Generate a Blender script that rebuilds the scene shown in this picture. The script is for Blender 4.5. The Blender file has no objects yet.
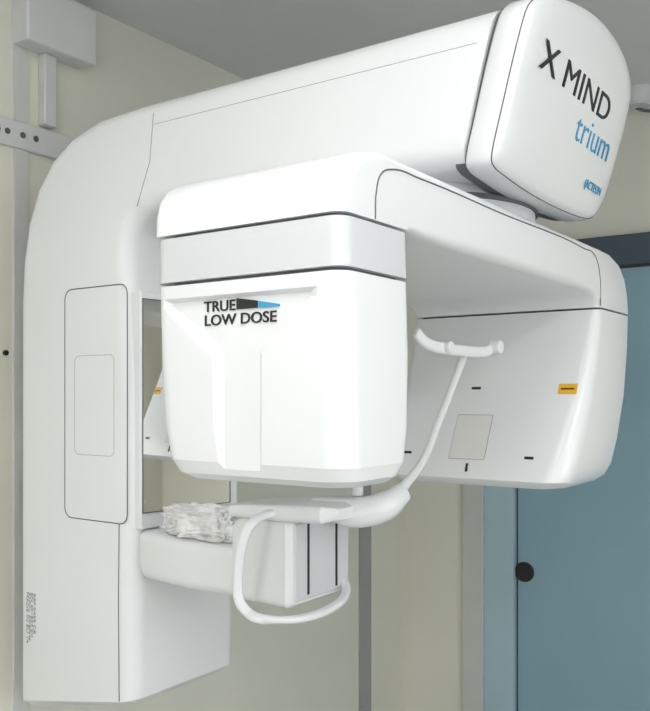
import bpy, bmesh, math
from mathutils import Vector, noise, Matrix
E=1.55
sc=bpy.context.scene
sc.view_settings.view_transform='Standard'
# ---------------- materials
def mat(name,col,rough=0.5,metal=0.0,coat=0.0,nscale=0,namt=0.0,emit=0,bump=0.0):
    m=bpy.data.materials.new(name); m.use_nodes=True
    nt=m.node_tree; b=nt.nodes['Principled BSDF']
    b.inputs['Base Color'].default_value=(*col,1); b.inputs['Roughness'].default_value=rough
    b.inputs['Metallic'].default_value=metal; b.inputs['Coat Weight'].default_value=coat
    b.inputs['Coat Roughness'].default_value=0.15
    if emit:
        b.inputs['Emission Color'].default_value=(*col,1); b.inputs['Emission Strength'].default_value=emit
    if nscale:
        tc=nt.nodes.new('ShaderNodeTexCoord'); n=nt.nodes.new('ShaderNodeTexNoise')
        n.inputs['Scale'].default_value=nscale; n.inputs['Detail'].default_value=5
        nt.links.new(tc.outputs['Object'],n.inputs['Vector'])
        r=nt.nodes.new('ShaderNodeValToRGB')
        r.color_ramp.elements[0].position=.3; r.color_ramp.elements[1].position=.7
        r.color_ramp.elements[0].color=(*[c*(1-namt) for c in col],1)
        r.color_ramp.elements[1].color=(*[min(1,c*(1+namt)) for c in col],1)
        nt.links.new(n.outputs['Fac'],r.inputs['Fac']); nt.links.new(r.outputs['Color'],b.inputs['Base Color'])
        if bump:
            bp=nt.nodes.new('ShaderNodeBump'); bp.inputs['Strength'].default_value=bump; bp.inputs['Distance'].default_value=.002
            nt.links.new(n.outputs['Fac'],bp.inputs['Height']); nt.links.new(bp.outputs['Normal'],b.inputs['Normal'])
    return m
WHITE=mat('white_plastic',(.755,.765,.775),.30,coat=.3,nscale=3,namt=.01)
WHITE2=mat('white_plastic_matte',(.60,.61,.625),.45,nscale=3,namt=.01)
SEAM=mat('seam_grey',(.11,.11,.12),.7,nscale=20,namt=.05)
LSEAM=mat('seam_light',(.30,.30,.31),.7,nscale=20,namt=.05)
BLACK=mat('black_mark',(.012,.012,.014),.5,nscale=20,namt=.1)
BLUE=mat('blue_mark',(.04,.30,.52),.5,nscale=20,namt=.05)
YEL=mat('yellow_label',(.78,.44,.03),.5,nscale=30,namt=.05)
PANEL=mat('sensor_window',(.72,.71,.68),.5,nscale=10,namt=.02)
MIR=mat('mirror_glass',(.82,.83,.81),.02,metal=1)
WALL=mat('cream_wall_paint',(.745,.735,.645),.55,nscale=2.5,namt=.03,bump=.05)
CEIL=mat('ceiling_paint',(.68,.675,.675),.7,nscale=2,namt=.02)
FLOOR=mat('vinyl_floor',(.56,.56,.56),.4,nscale=8,namt=.06)
STRIP=mat('panel_joint',(.36,.36,.35),.5,nscale=6,namt=.03)
STRIPW=mat('panel_joint_light',(.62,.62,.60),.5,nscale=6,namt=.03)
FRAME=mat('door_frame_paint',(.55,.55,.53),.5,nscale=6,namt=.03)
DOOR=mat('blue_door_laminate',(.25,.40,.47),.45,nscale=3,namt=.04)
DOORL=mat('blue_jamb',(.39,.53,.60),.45,nscale=3,namt=.04)
DARK=mat('dark_lintel',(.06,.085,.11),.5,nscale=5,namt=.05)
LAMP=mat('lamp_diffuser',(1,1,1),.5,emit=8.3)
FILLP=mat('fill_glow_front',(.93,.97,1),.6,emit=1.3)  # glow of the added front fill panel, not daylight
FILLQ=mat('fill_glow_side',(.93,.97,1),.6,emit=2.6)  # stronger glow for the added side fill panel, no daylight behind it
METAL=mat('painted_steel',(.70,.70,.70),.4,metal=.1,nscale=8,namt=.02)
CLOTH=mat('crumpled_paper',(.74,.735,.73),.8,nscale=34,namt=.25,bump=.7)

def parent(o,p):
    if p is not None:
        o.parent=p
def fin(bm,name,m,par=None,ang=.6,bev=0,seg=3):
    bmesh.ops.remove_doubles(bm,verts=bm.verts,dist=1e-6)
    bmesh.ops.recalc_face_normals(bm,faces=bm.faces)
    for f in bm.faces: f.smooth=True
    for e in bm.edges:
        if len(e.link_faces)==2 and e.calc_face_angle(0)>ang and not bev: e.smooth=False
    me=bpy.data.meshes.new(name); bm.to_mesh(me); bm.free()
    o=bpy.data.objects.new(name,me); sc.collection.objects.link(o)
    me.materials.append(m)
    if bev:
        b=o.modifiers.new('b','BEVEL'); b.width=bev; b.segments=seg; b.limit_method='ANGLE'; b.angle_limit=.5; b.harden_normals=True
    parent(o,par); return o
def rr(a0,a1,b0,b1,r,n=6):
    r=min(r,(a1-a0)/2-1e-4,(b1-b0)/2-1e-4); pts=[]
    for (cx,cy,s) in ((a1-r,b1-r,0),(a0+r,b1-r,90),(a0+r,b0+r,180),(a1-r,b0+r,270)):
        for i in range(n+1):
            t=math.radians(s+90*i/n); pts.append((cx+r*math.cos(t),cy+r*math.sin(t)))
    return pts
def loft(name,rings,m,par=None,ang=.6,close=True):
    bm=bmesh.new(); vr=[[bm.verts.new(p) for p in r] for r in rings]
    n=len(rings[0])
    for a,b in zip(vr,vr[1:]):
        for i in range(n): bm.faces.new((a[i],a[(i+1)%n],b[(i+1)%n],b[i]))
    if close:
        bm.faces.new(vr[0]); bm.faces.new(vr[-1])
    return fin(bm,name,m,par,ang)
def vloft(name,st,m,par=None,n=6,ang=.6):
    return loft(name,[[(x,y,E+h) for x,y in rr(x0,x1,y0,y1,r,n)] for h,x0,x1,y0,y1,r in st],m,par,ang)
def box(name,x0,x1,y0,y1,z0,z1,m,par=None,bev=0):
    bm=bmesh.new(); bmesh.ops.create_cube(bm,size=1)
    for v in bm.verts:
        v.co=Vector(((x0+x1)/2+v.co.x*(x1-x0),(y0+y1)/2+v.co.y*(y1-y0),(z0+z1)/2+v.co.z*(z1-z0)))
    return fin(bm,name,m,par,bev=bev)
def prism(name,pts,ext,m,par=None,bev=0):
    bm=bmesh.new(); a=[bm.verts.new(p) for p in pts]; b=[bm.verts.new(Vector(p)+Vector(ext)) for p in pts]
    n=len(pts); bm.faces.new(a); bm.faces.new(b)
    for i in range(n): bm.faces.new((a[i],a[(i+1)%n],b[(i+1)%n],b[i]))
    return fin(bm,name,m,par,bev=bev)
def tube(name,pts,r,m,par=None,cyc=False,radii=None,poly=False):
    cu=bpy.data.curves.new(name,'CURVE'); cu.dimensions='3D'; cu.bevel_depth=r; cu.bevel_resolution=4; cu.use_fill_caps=True
    if poly:
        s=cu.splines.new('POLY'); s.points.add(len(pts)-1)
        for i,p in enumerate(pts): s.points[i].co=(*p,1)
    else:
        s=cu.splines.new('BEZIER'); s.bezier_points.add(len(pts)-1)
        for i,p in enumerate(pts):
            bp=s.bezier_points[i]; bp.co=p; bp.handle_left_type=bp.handle_right_type='AUTO'
            if radii: bp.radius=radii[i]
    s.use_cyclic_u=cyc; s.resolution_u=10
    o=bpy.data.objects.new(name,cu); sc.collection.objects.link(o); cu.materials.append(m); parent(o,par)
    return o
def text(name,body,loc,size,m,par,right,up,sx=1,bold=0,ls=1):
    cu=bpy.data.curves.new(name,'FONT'); cu.body=body; cu.size=size; cu.extrude=.0006; cu.offset=bold; cu.space_line=ls
    o=bpy.data.objects.new(name,cu); sc.collection.objects.link(o); cu.materials.append(m)
    R=Vector(right).normalized(); U=Vector(up).normalized(); N=R.cross(U).normalized(); U=N.cross(R)
    M=Matrix((( R.x*sx,U.x,N.x,loc[0]),(R.y*sx,U.y,N.y,loc[1]),(R.z*sx,U.z,N.z,loc[2]),(0,0,0,1)))
    o.parent=par; o.matrix_world=M; return o
def cyl(name,c,r,d,axis,m,par=None,seg=48,bev=.003):
    bm=bmesh.new(); bmesh.ops.create_cone(bm,cap_ends=True,segments=seg,radius1=r,radius2=r,depth=d)
    q=Vector((0,0,1)).rotation_difference(Vector(axis))
    for v in bm.verts: v.co=q@v.co+Vector(c)
    return fin(bm,name,m,par,bev=bev)
def empty(name):
    o=bpy.data.objects.new(name,None); o.empty_display_size=.1; sc.collection.objects.link(o); return o
def cut(o,cutter,ang=.25):
    b=o.modifiers.new('c','BOOLEAN'); b.operation='DIFFERENCE'; b.object=cutter; b.solver='EXACT'
    bpy.context.view_layer.update()
    dg=bpy.context.evaluated_depsgraph_get(); ev=o.evaluated_get(dg)
    me=bpy.data.meshes.new_from_object(ev); o.modifiers.clear()
    bm=bmesh.new(); bm.from_mesh(me)
    for f in bm.faces: f.smooth=True
    for e in bm.edges: e.smooth = not (len(e.link_faces)==2 and e.calc_face_angle(0)>ang)
    bm.to_mesh(me); bm.free(); o.data=me
    bpy.data.objects.remove(cutter)

# ---------------- room
XL,XR,YB,YF,ZC=-1.70,1.5,2.96,-1.7,2.51
t=.08
box('wall_left',XL-t,XL,YF-t,YB+t,0,ZC,WALL)
box('wall_right',XR,XR+t,YF-t,YB+t,0,ZC,WALL)
box('wall_front',XL,XR,YF-t,YF,0,ZC,WALL)
box('ceiling',XL-t,XR+t,YF-t,YB+t,ZC,ZC+t,CEIL)
box('floor',XL-t,XR+t,YF-t,YB+t,-t,0,FLOOR)
dx0,dx1,dzt=-1.439,-.25,2.09
w=empty('wall_back')
box('panel_a',XL,dx0,YB,YB+t,0,ZC,WALL,w)
box('panel_b',dx1,XR,YB,YB+t,0,ZC,WALL,w)
box('panel_c',dx0,dx1,YB,YB+t,dzt,ZC,WALL,w)
d=empty('door_1')
box('casing_side',dx0,dx0+.085,YB-.02,YB+t,0,dzt,FRAME,d,.003)
box('jamb',dx0+.085,-1.238,YB-.01,YB+t,0,dzt-.0,DOORL,d,.002)
box('leaf',-1.232,dx1,YB+.015,YB+t,0,dzt-.11,DOOR,d,.002)
box('gap',-1.238,-1.232,YB+.02,YB+t,0,dzt-.11,BLACK,d)
box('track_cover',-1.355,dx1,YB-.03,YB+t,dzt-.1,dzt,DARK,d,.004)
cyl('finger_pull_ring',(-1.205,YB+.012,.905),.036,.012,(0,1,0),BLACK,d)
cyl('finger_pull_cup',(-1.205,YB+.004,.905),.026,.006,(0,1,0),BLACK,d)
box('trim_1',XL,XL+.006,1.182,1.219,0,ZC,STRIPW)
box('trim_2',XL,XL+.008,2.625,2.70,0,ZC,STRIP)
box('baseboard_left',XL,XL+.012,YF,YB,0,.1,FRAME)
for i,(x,y) in enumerate(((-.45,.25),(.75,.7),(-.5,-.95),(.8,-.8))):
    L=empty('ceiling_light')
    box('lamp_frame',x-.32,x+.32,y-.32,y+.32,ZC-.03,ZC,METAL,L,.003)
    box('diffuser',x-.30,x+.30,y-.30,y+.30,ZC-.034,ZC-.029,LAMP,L)
fp=empty('fill_panel_1')  # unseen glowing panel added behind camera to lift walls and ceiling; no real window
box('fill_emitter',-1.0,1.0,YF,YF+.012,.9,2.15,FILLP,fp)
for n_,a in (('frame_l',(-1.06,-1.0,.84,2.21)),('frame_r',(1.0,1.06,.84,2.21)),('frame_t',(-1.0,1.0,2.15,2.21)),('frame_b',(-1.0,1.0,.84,.9)),('fill_divider',(-.02,.02,.9,2.15))):
    box(n_,a[0],a[1],YF,YF+.03,a[2],a[3],METAL,fp,.003)
fp=empty('fill_panel_2')  # second glowing panel out of view, added as side fill; no window known here
box('fill_emitter',XR-.012,XR,.0,1.6,.9,2.15,FILLQ,fp)
for n_,a in (('frame_l',(-.06,0,.84,2.21)),('frame_r',(1.6,1.66,.84,2.21)),('frame_t',(0,1.6,2.15,2.21)),('frame_b',(0,1.6,.84,.9))):
    box(n_,XR-.03,XR,a[0],a[1],a[2],a[3],METAL,fp,.003)
jb=empty('junction_box')
box('base',XL,XL+.05,1.178,1.367,2.345,2.47,METAL,jb,.004)
box('lid',XL+.045,XL+.065,1.175,1.370,2.342,2.473,METAL,jb,.006)
box('cable_conduit',XL,XL+.025,1.25,1.285,E+.628,2.345,METAL,bev=.004)
cyl('wall_screw',(XL+.003,1.162,E+.095),.006,.006,(1,0,0),BLACK,bev=0)
br=empty('mounting_bracket')
box('rail',XL,XL+.012,.8,1.62,E+.56,E+.622,METAL,br,.003)
for i,y in enumerate((1.07,1.11,1.135,1.16,1.20,1.235)):
    cyl('slot_%d'%i,(XL+.0125,y,E+.592),.007,.002,(1,0,0),SEAM,br,seg=20,bev=0)
sd=empty('smoke_detector')
vloft('dome',[(ZC-E,-.81,-.69,2.72,2.84,.06),(ZC-E-.02,-.81,-.69,2.72,2.84,.06),(ZC-E-.035,-.80,-.70,2.73,2.83,.05),(ZC-E-.05,-.785,-.715,2.745,2.815,.035)],WHITE2,sd)
tube('cable',[(-.80,2.80,ZC-.01),(-.74,2.80,ZC-.058),(-.66,2.84,ZC-.05),(-.5,2.86,ZC-.01)],.005,SEAM,sd)

# ---------------- scanner
S=empty('dental_xray_scanner')
def sweep(name,st,m,par,n=8):
    rings=[]
    for (ox,oh,ix,ih,y0,y1,r) in st:
        O=Vector((ox,0,oh+E)); I=Vector((ix,0,ih+E)); L=(O-I).length; u=(O-I)/L
        rings.append([tuple(I+u*a+Vector((0,b,0))) for a,b in rr(0,L,y0,y1,r,n)])
    return loft(name,rings,m,par)
Y0=1.13
st=[(-1.60,-.675,-1.27,-.605,Y0+.02,1.42,.03),(-1.613,-.66,-1.252,-.59,Y0,1.44,.035),(-1.613,-.3,-1.25,-.3,Y0,1.44,.035),(-1.613,.0,-1.25,0,Y0,1.44,.035),
(-1.613,.20,-1.262,.20,Y0,1.44,.035),(-1.606,.29,-1.268,.25,Y0,1.45,.035),(-1.588,.37,-1.268,.285,Y0,1.47,.035),(-1.556,.438,-1.26,.312,Y0,1.49,.035),
(-1.508,.493,-1.245,.333,Y0,1.53,.035),(-1.445,.530,-1.218,.35,Y0,1.56,.035),(-1.36,.553,-1.175,.357,Y0,1.60,.036),(-1.24,.559,-1.11,.357,Y0,1.60,.038),(-.95,.558,-.95,.35,Y0,1.60,.038),(-.50,.556,-.558,.335,Y0,1.60,.036)]
sweep('column_and_arm',st,WHITE,S)
prism('front_panel',[(-1.27,1.145,E-.26),(-1.241,1.145,E-.26),(-1.217,1.40,E-.26),(-1.27,1.40,E-.26)],(0,0,.46),WHITE,S,.003)
prism('mirror',[(-1.245,1.148,E-.228),(-1.2385,1.148,E-.228),(-1.2162,1.375,E-.228),(-1.245,1.375,E-.228)],(0,0,.414),MIR,S)
tube('mirror_rim',[(-1.2385,1.148,E-.228),(-1.2162,1.375,E-.228),(-1.2162,1.375,E+.186),(-1.2385,1.148,E+.186)],.0014,SEAM,S,cyc=True,poly=True)
def seamY(name,pts,y,r=.0011,m=LSEAM,cyc=False): return tube(name,[(a,y,E+b) for a,b in pts],r,m,S,poly=True,cyc=cyc)
seamY('service_panel_seam',rr(-1.449,-1.262,-.25,.215,.02,4),Y0,cyc=True,m=SEAM)
seamY('service_panel_recess',rr(-1.418,-1.30,-.12,.079,.012,4),Y0,.0005,cyc=True)
seamY('lower_cover_seam',[(-1.285,-.25),(-1.287,-.4),(-1.285,-.595)],Y0,.0011,m=SEAM)
seamY('arm_joint_seam',[(-1.19,.53),(-1.20,.44),(-1.235,.36)],Y0,.0009)
seamY('arm_trim_line',[(-1.19,.508),(-.53,.505)],Y0,.0005)
text('rating_label','REF 0459 CE\nSN 201834 kV\n230V~ 50/60Hz\nMADE IN EU 14',(-1.552,Y0-.0002,E-.42),.0095,LSEAM,S,(0,0,-1),(1,0,0),sx=1.7,ls=.85)
sec=[(1.134,.40),(1.131,.47),(1.132,.525),(1.142,.551),(1.18,.572),(1.24,.589),(1.31,.602),(1.38,.609),(1.45,.609),(1.51,.602),(1.56,.590),(1.605,.567),(1.626,.53),(1.632,.44),(1.626,.37),(1.61,.338),(1.57,.324),(1.44,.318),(1.30,.319),(1.20,.325),(1.155,.330),(1.138,.345)]
def dens(p,k=3):
    out=[];n=len(p)
    for i in range(n):
        a,b,c,dd=[Vector(p[(i+j-1)%n]) for j in range(4)]
        for s in range(k):
            q=s/k
            out.append(tuple(.5*((2*b)+(c-a)*q+(2*a-5*b+4*c-dd)*q*q+(3*b-a-3*c+dd)*q**3)))
    return out
sec=dens(sec)
cy,ch=1.38,.458
LEAN=.28
def capring(x,s,lean=LEAN):
    return [(x+lean*((ch+(h-ch)*s)-.33),cy+(y-cy)*s,E+ch+(h-ch)*s) for y,h in sec]
loft('end_cap',[capring(-.557,.985),capring(-.553,1.0),capring(-.527,1.0),capring(-.518,.992),capring(-.512,.975),capring(-.506,.93),capring(-.502,.82),capring(-.500,.6),capring(-.499,.3),capring(-.499,.05)],WHITE,S,ang=1.2)
loft('end_cap_gap',[capring(-.575,.975),capring(-.550,.975)],SEAM,S)
tube('end_cap_edge_line',[ (p[0]+.0002,p[1],p[2]) for p in capring(-.5165,.988)],.0009,SEAM,S,cyc=True,poly=True)
up=(LEAN,0,1)
def capx(h,b=.0): return -.4985+LEAN*(h-.33)+b
text('label_text_name','X MIND',(capx(.473),1.185,E+.473),.058,BLACK,S,(0,1,0),up,sx=1.55)
text('label_text_series','trium',(capx(.418),1.375,E+.418),.066,BLUE,S,(0,1,0),up,sx=1.22,bold=-.0006)
text('label_text_maker','(ACTEON',(capx(.362),1.475,E+.362),.020,BLUE,S,(0,1,0),up,sx=1.0)
cyl('rotation_hub',(-.735,1.37,E+.31),.185,.07,(0,0,1),WHITE2,S,bev=.012)
cyl('rotation_hub_ring',(-.735,1.37,E+.318),.19,.008,(0,0,1),SEAM,S,bev=0)
def sweepY(name,st,m,par,n=6):
    rings=[]
    for (oy,oh,iy,ih,x0,x1,r) in st:
        O=Vector((0,oy,oh+E)); I=Vector((0,iy,ih+E)); L=(O-I).length; u=(O-I)/L
        rings.append([tuple(I+u*a+Vector((b,0,0))) for a,b in rr(0,L,x0,x1,r,n)])
    return loft(name,rings,m,par)
xr=-.525
st=[(.777,.203,.93,.203,-.822,xr,.016),(.780,.228,.934,.2035,-.825,xr,.016),(.789,.250,.938,.2035,-.829,xr,.016),(.805,.268,.944,.203,-.832,xr,.016),
(.828,.280,.955,.202,-.836,xr,.016),(.86,.287,.98,.201,-.838,xr,.016),(1.0,.288,1.04,.20,-.845,xr,.016),(1.35,.288,1.35,.20,-.885,xr,.016),(1.68,.288,1.58,.20,-.93,xr,.016),
(1.75,.286,1.61,.199,-.94,xr,.016),(1.815,.272,1.64,.196,-.94,xr,.016),(1.855,.246,1.66,.190,-.94,xr,.016),(1.875,.21,1.672,.183,-.94,xr,.016),(1.882,.172,1.678,.172,-.94,xr,.016)]
sweepY('gantry_beam',st,WHITE,S)
seamX=lambda name,pts,r=.0011,m=SEAM: tube(name,[(xr,a,E+b) for a,b in pts],r,m,S,poly=False)
seamX('gantry_side_seam',[(.846,.204),(.848,.235),(.858,.258),(.885,.270),(.95,.273),(1.2,.273),(1.58,.273),(1.65,.266),(1.675,.235),(1.681,.175)])
vloft('head_core',[(.21,-.80,-.533,.785,.922,.02),(.10,-.80,-.533,.785,.922,.02)],SEAM,S)
vloft('head_neck',[(.199,-.818,xr,.778,.93,.02),(.143,-.8185,-.524,.777,.931,.02)],WHITE2,S)
head=vloft('sensor_head',[(.138,-.8185,-.523,.776,.932,.024),(.05,-.818,-.520,.776,.934,.028),(-.04,-.814,-.520,.777,.934,.032),(-.082,-.808,-.521,.779,.931,.036),(-.098,-.80,-.526,.785,.925,.038),(-.106,-.785,-.537,.798,.912,.034),(-.109,-.76,-.56,.83,.89,.02)],WHITE,S,n=8)
# recessed Y-shaped channel with chamfered walls, cut into the head cover
fa=[(-.801,.122),(-.556,.122),(-.556,.110),(-.636,.046),(-.636,-.13),(-.718,-.13),(-.718,.046),(-.801,.110)]
fb=[(-.788,.117),(-.571,.117),(-.571,.112),(-.645,.053),(-.645,-.13),(-.700,-.13),(-.700,.056),(-.788,.113)]
bm=bmesh.new()
r1=[bm.verts.new((x,.760,E+h)) for x,h in fa]; r2=[bm.verts.new((x,.7755,E+h)) for x,h in fa]; r3=[bm.verts.new((x,.782,E+h)) for x,h in fb]
for a_,b_ in ((r1,r2),(r2,r3)):
    for i in range(8): bm.faces.new((a_[i],a_[(i+1)%8],b_[(i+1)%8],b_[i]))
bm.faces.new(r1); bm.faces.new(r3)
cutter=fin(bm,'cutter',WHITE2)
cut(head,cutter)
TY=.7812
text('label_text_true','TRUE',(-.7336,TY,E+.1025),.0185,BLACK,S,(1,0,0),(0,0,1),sx=1.15,bold=.0002)
text('label_text_low_dose','LOW DOSE',(-.7336,TY,E+.0855),.0185,BLACK,S,(1,0,0),(0,0,1),sx=1.2,bold=.0002)
wy=.780
prism('logo_wedge_a',[(-.680,wy,E+.1165),(-.648,wy,E+.1115),(-.648,wy,E+.103),(-.680,wy,E+.103)],(0,.003,0),BLACK,S)
prism('logo_wedge_b',[(-.646,wy,E+.1112),(-.615,wy,E+.1055),(-.615,wy,E+.103),(-.646,wy,E+.103)],(0,.003,0),BLUE,S)
# generator
vloft('generator_core',[(.18,-.93,-.535,1.69,1.86,.016),(.12,-.93,-.535,1.69,1.86,.016)],SEAM,S)
vloft('generator',[(.168,-.94,xr,1.678,1.882,.018),(.10,-.94,-.524,1.652,1.88,.026),(0,-.94,-.525,1.606,1.866,.034),(-.09,-.94,-.53,1.560,1.842,.042),(-.14,-.937,-.536,1.535,1.825,.046),(-.163,-.93,-.545,1.53,1.81,.046),(-.175,-.915,-.56,1.542,1.79,.042),(-.180,-.89,-.59,1.57,1.76,.03)],WHITE,S,n=8)
def gy(h): 
    pts=[(.168,1.678),(.10,1.652),(0,1.606),(-.09,1.56),(-.14,1.535)]
    for (a,ya),(b,yb) in zip(pts,pts[1:]):
        if b<=h<=a: return ya+(yb-ya)*(a-h)/(a-b)
    return 1.532
def patch(name,xc,h,wd,ht,m,off=.0012):
    a=[(xc-wd/2,gy(h-ht/2)-off,E+h-ht/2),(xc+wd/2,gy(h-ht/2)-off,E+h-ht/2),(xc+wd/2,gy(h+ht/2)-off,E+h+ht/2),(xc-wd/2,gy(h+ht/2)-off,E+h+ht/2)]
    prism(name,a,(0,.004,0),m,S)
patch('laser_slot_a',-.757,.014,.020,.005,BLACK)
patch('laser_slot_b',-.6176,-.119,.018,.005,BLACK)
patch('laser_slot_c',-.7416,-.142,.005,.016,BLACK)
patch('laser_slot_d',-.880,-.118,.018,.005,BLACK)
patch('beam_window_rim',-.746,-.083,.077,.087,LSEAM,.0010)
patch('beam_window',-.746,-.083,.075,.085,PANEL,.0016)
patch('warning_label',-.566,.012,.036,.020,YEL)
patch('warning_label_text',-.566,.012,.026,.003,BLACK,.0018)
# chin support
sweepX=lambda name,st,m,n=6: loft(name,[[(x,y,E+h) for y,h in rr(y0,y1,h0,h1,r,n)] for x,y0,y1,h0,h1,r in st],m,S)
sweepX('support_beam',[(-1.25,1.15,1.30,-.345,-.262,.02),(-1.225,1.135,1.30,-.355,-.262,.022),(-1.1,1.13,1.29,-.358,-.262,.022),(-.96,1.125,1.28,-.352,-.262,.022)],WHITE)
sweepX('support_block',[(-1.0,1.14,1.27,-.345,-.262,.02),(-.985,1.12,1.285,-.35,-.215,.02),(-.96,1.112,1.29,-.352,-.205,.016),(-.862,1.11,1.29,-.352,-.203,.012),(-.853,1.118,1.283,-.346,-.208,.010)],WHITE)
box('block_face',-.856,-.850,1.122,1.280,E-.342,E-.212,WHITE2,S,.003)
box('block_slot_a',-.852,-.8488,1.155,1.160,E-.334,E-.216,BLACK,S)
box('block_slot_b',-.852,-.8488,1.238,1.243,E-.334,E-.216,BLACK,S)
sweepX('support_tray',[(-1.0,1.13,1.25,-.209,-.192,.007),(-.985,1.11,1.27,-.210,-.188,.009),(-.86,1.10,1.29,-.208,-.180,.01),(-.80,1.12,1.27,-.208,-.180,.01),(-.785,1.15,1.25,-.204,-.186,.008)],WHITE)
tube('bite_arm',[(-.87,1.20,E-.192),(-.83,1.205,E-.196),(-.79,1.22,E-.199),(-.755,1.25,E-.188),(-.742,1.285,E-.168)],.023,WHITE,S,radii=[.7,.95,1.15,1.1,.8])
cyl('bite_post',(-.80,1.23,E-.158),.011,.03,(0,0,1),WHITE2,S)
cyl('bite_post_cap',(-.80,1.23,E-.146),.016,.012,(0,0,1),WHITE,S)
tube('temple_support_rod',[(-.748,1.285,E-.165),(-.735,1.29,E-.150),(-.708,1.30,E-.11),(-.682,1.30,E-.05),(-.652,1.30,E+.02),(-.627,1.295,E+.075)],.0066,WHITE,S,radii=[1.6,1.2,1,1,1,1.1])
def band(name,pts,w,th,m,nrm,par=S,samples=8):
    P=[Vector(p) for p in pts]; Q=[]
    for i in range(len(P)-1):
        a=P[max(i-1,0)];b=P[i];c=P[i+1];dd=P[min(i+2,len(P)-1)]
        for s in range(samples):
            q=s/samples; Q.append(.5*((2*b)+(c-a)*q+(2*a-5*b+4*c-dd)*q*q+(3*b-a-3*c+dd)*q**3))
    Q.append(P[-1]); rings=[]
    for i,p in enumerate(Q):
        tg=(Q[min(i+1,len(Q)-1)]-Q[max(i-1,0)]).normalized()
        W=Vector(nrm); W=(W-tg*W.dot(tg)).normalized(); T=tg.cross(W)
        k=1 if 0<i<len(Q)-1 else .6
        rings.append([tuple(p+W*a*k+T*b*k) for a,b in rr(-w/2,w/2,-th/2,th/2,min(w,th)*.48,4)])
    return loft(name,rings,m,par)
band('temple_crossbar',[(-.623,1.118,E+.094),(-.62,1.14,E+.080),(-.618,1.18,E+.073),(-.618,1.25,E+.072),(-.618,1.32,E+.072),(-.62,1.37,E+.077),(-.623,1.395,E+.092)],.018,.010,WHITE,(0,0,1))
cyl('temple_knob_a',(-.614,1.20,E+.074),.010,.02,(1,0,0),WHITE,S)
cyl('temple_knob_b',(-.614,1.385,E+.083),.012,.022,(1,0,0),WHITE,S)
band('hand_grip',[(-.86,1.16,E-.195),(-.885,1.10,E-.195),(-.893,1.06,E-.208),(-.900,1.045,E-.243),(-.908,1.045,E-.292),(-.905,1.045,E-.328),(-.890,1.048,E-.347),(-.865,1.055,E-.356),(-.825,1.10,E-.359),(-.815,1.16,E-.357),(-.82,1.215,E-.350),(-.84,1.255,E-.338),(-.87,1.27,E-.325)],.017,.012,WHITE,(.8,.6,0))
# crumpled paper on beam
bm=bmesh.new(); bmesh.ops.create_icosphere(bm,subdivisions=6,radius=1)
for v in bm.verts:
    p=v.co.copy()
    q=Vector([math.copysign(abs(c)**.55,c) for c in p])
    k=1+.14*noise.noise(p*3.2)+.18*noise.noise(p*7)+.13*noise.noise(p*15)
    q=q*k
    v.co=Vector((-1.075+q.x*.100,1.165+q.y*.035,max(E-.262,E-.234+q.z*.029)))
fin(bm,'crumpled_paper_towel',CLOTH,ang=3)

cd=bpy.data.cameras.new('camera'); cam=bpy.data.objects.new('camera',cd); sc.collection.objects.link(cam)
cam.location=(0,0,E); cam.rotation_euler=(math.pi/2,0,math.radians(35.17))
cd.sensor_fit='HORIZONTAL'; cd.sensor_width=36; cd.lens=857/650*36; cd.shift_y=39.5/650; cd.clip_start=.05
sc.camera=cam
wd=bpy.data.worlds.new('world'); sc.world=wd; wd.use_nodes=True
wd.node_tree.nodes['Background'].inputs[0].default_value=(.9,.9,.9,1); wd.node_tree.nodes['Background'].inputs[1].default_value=.3
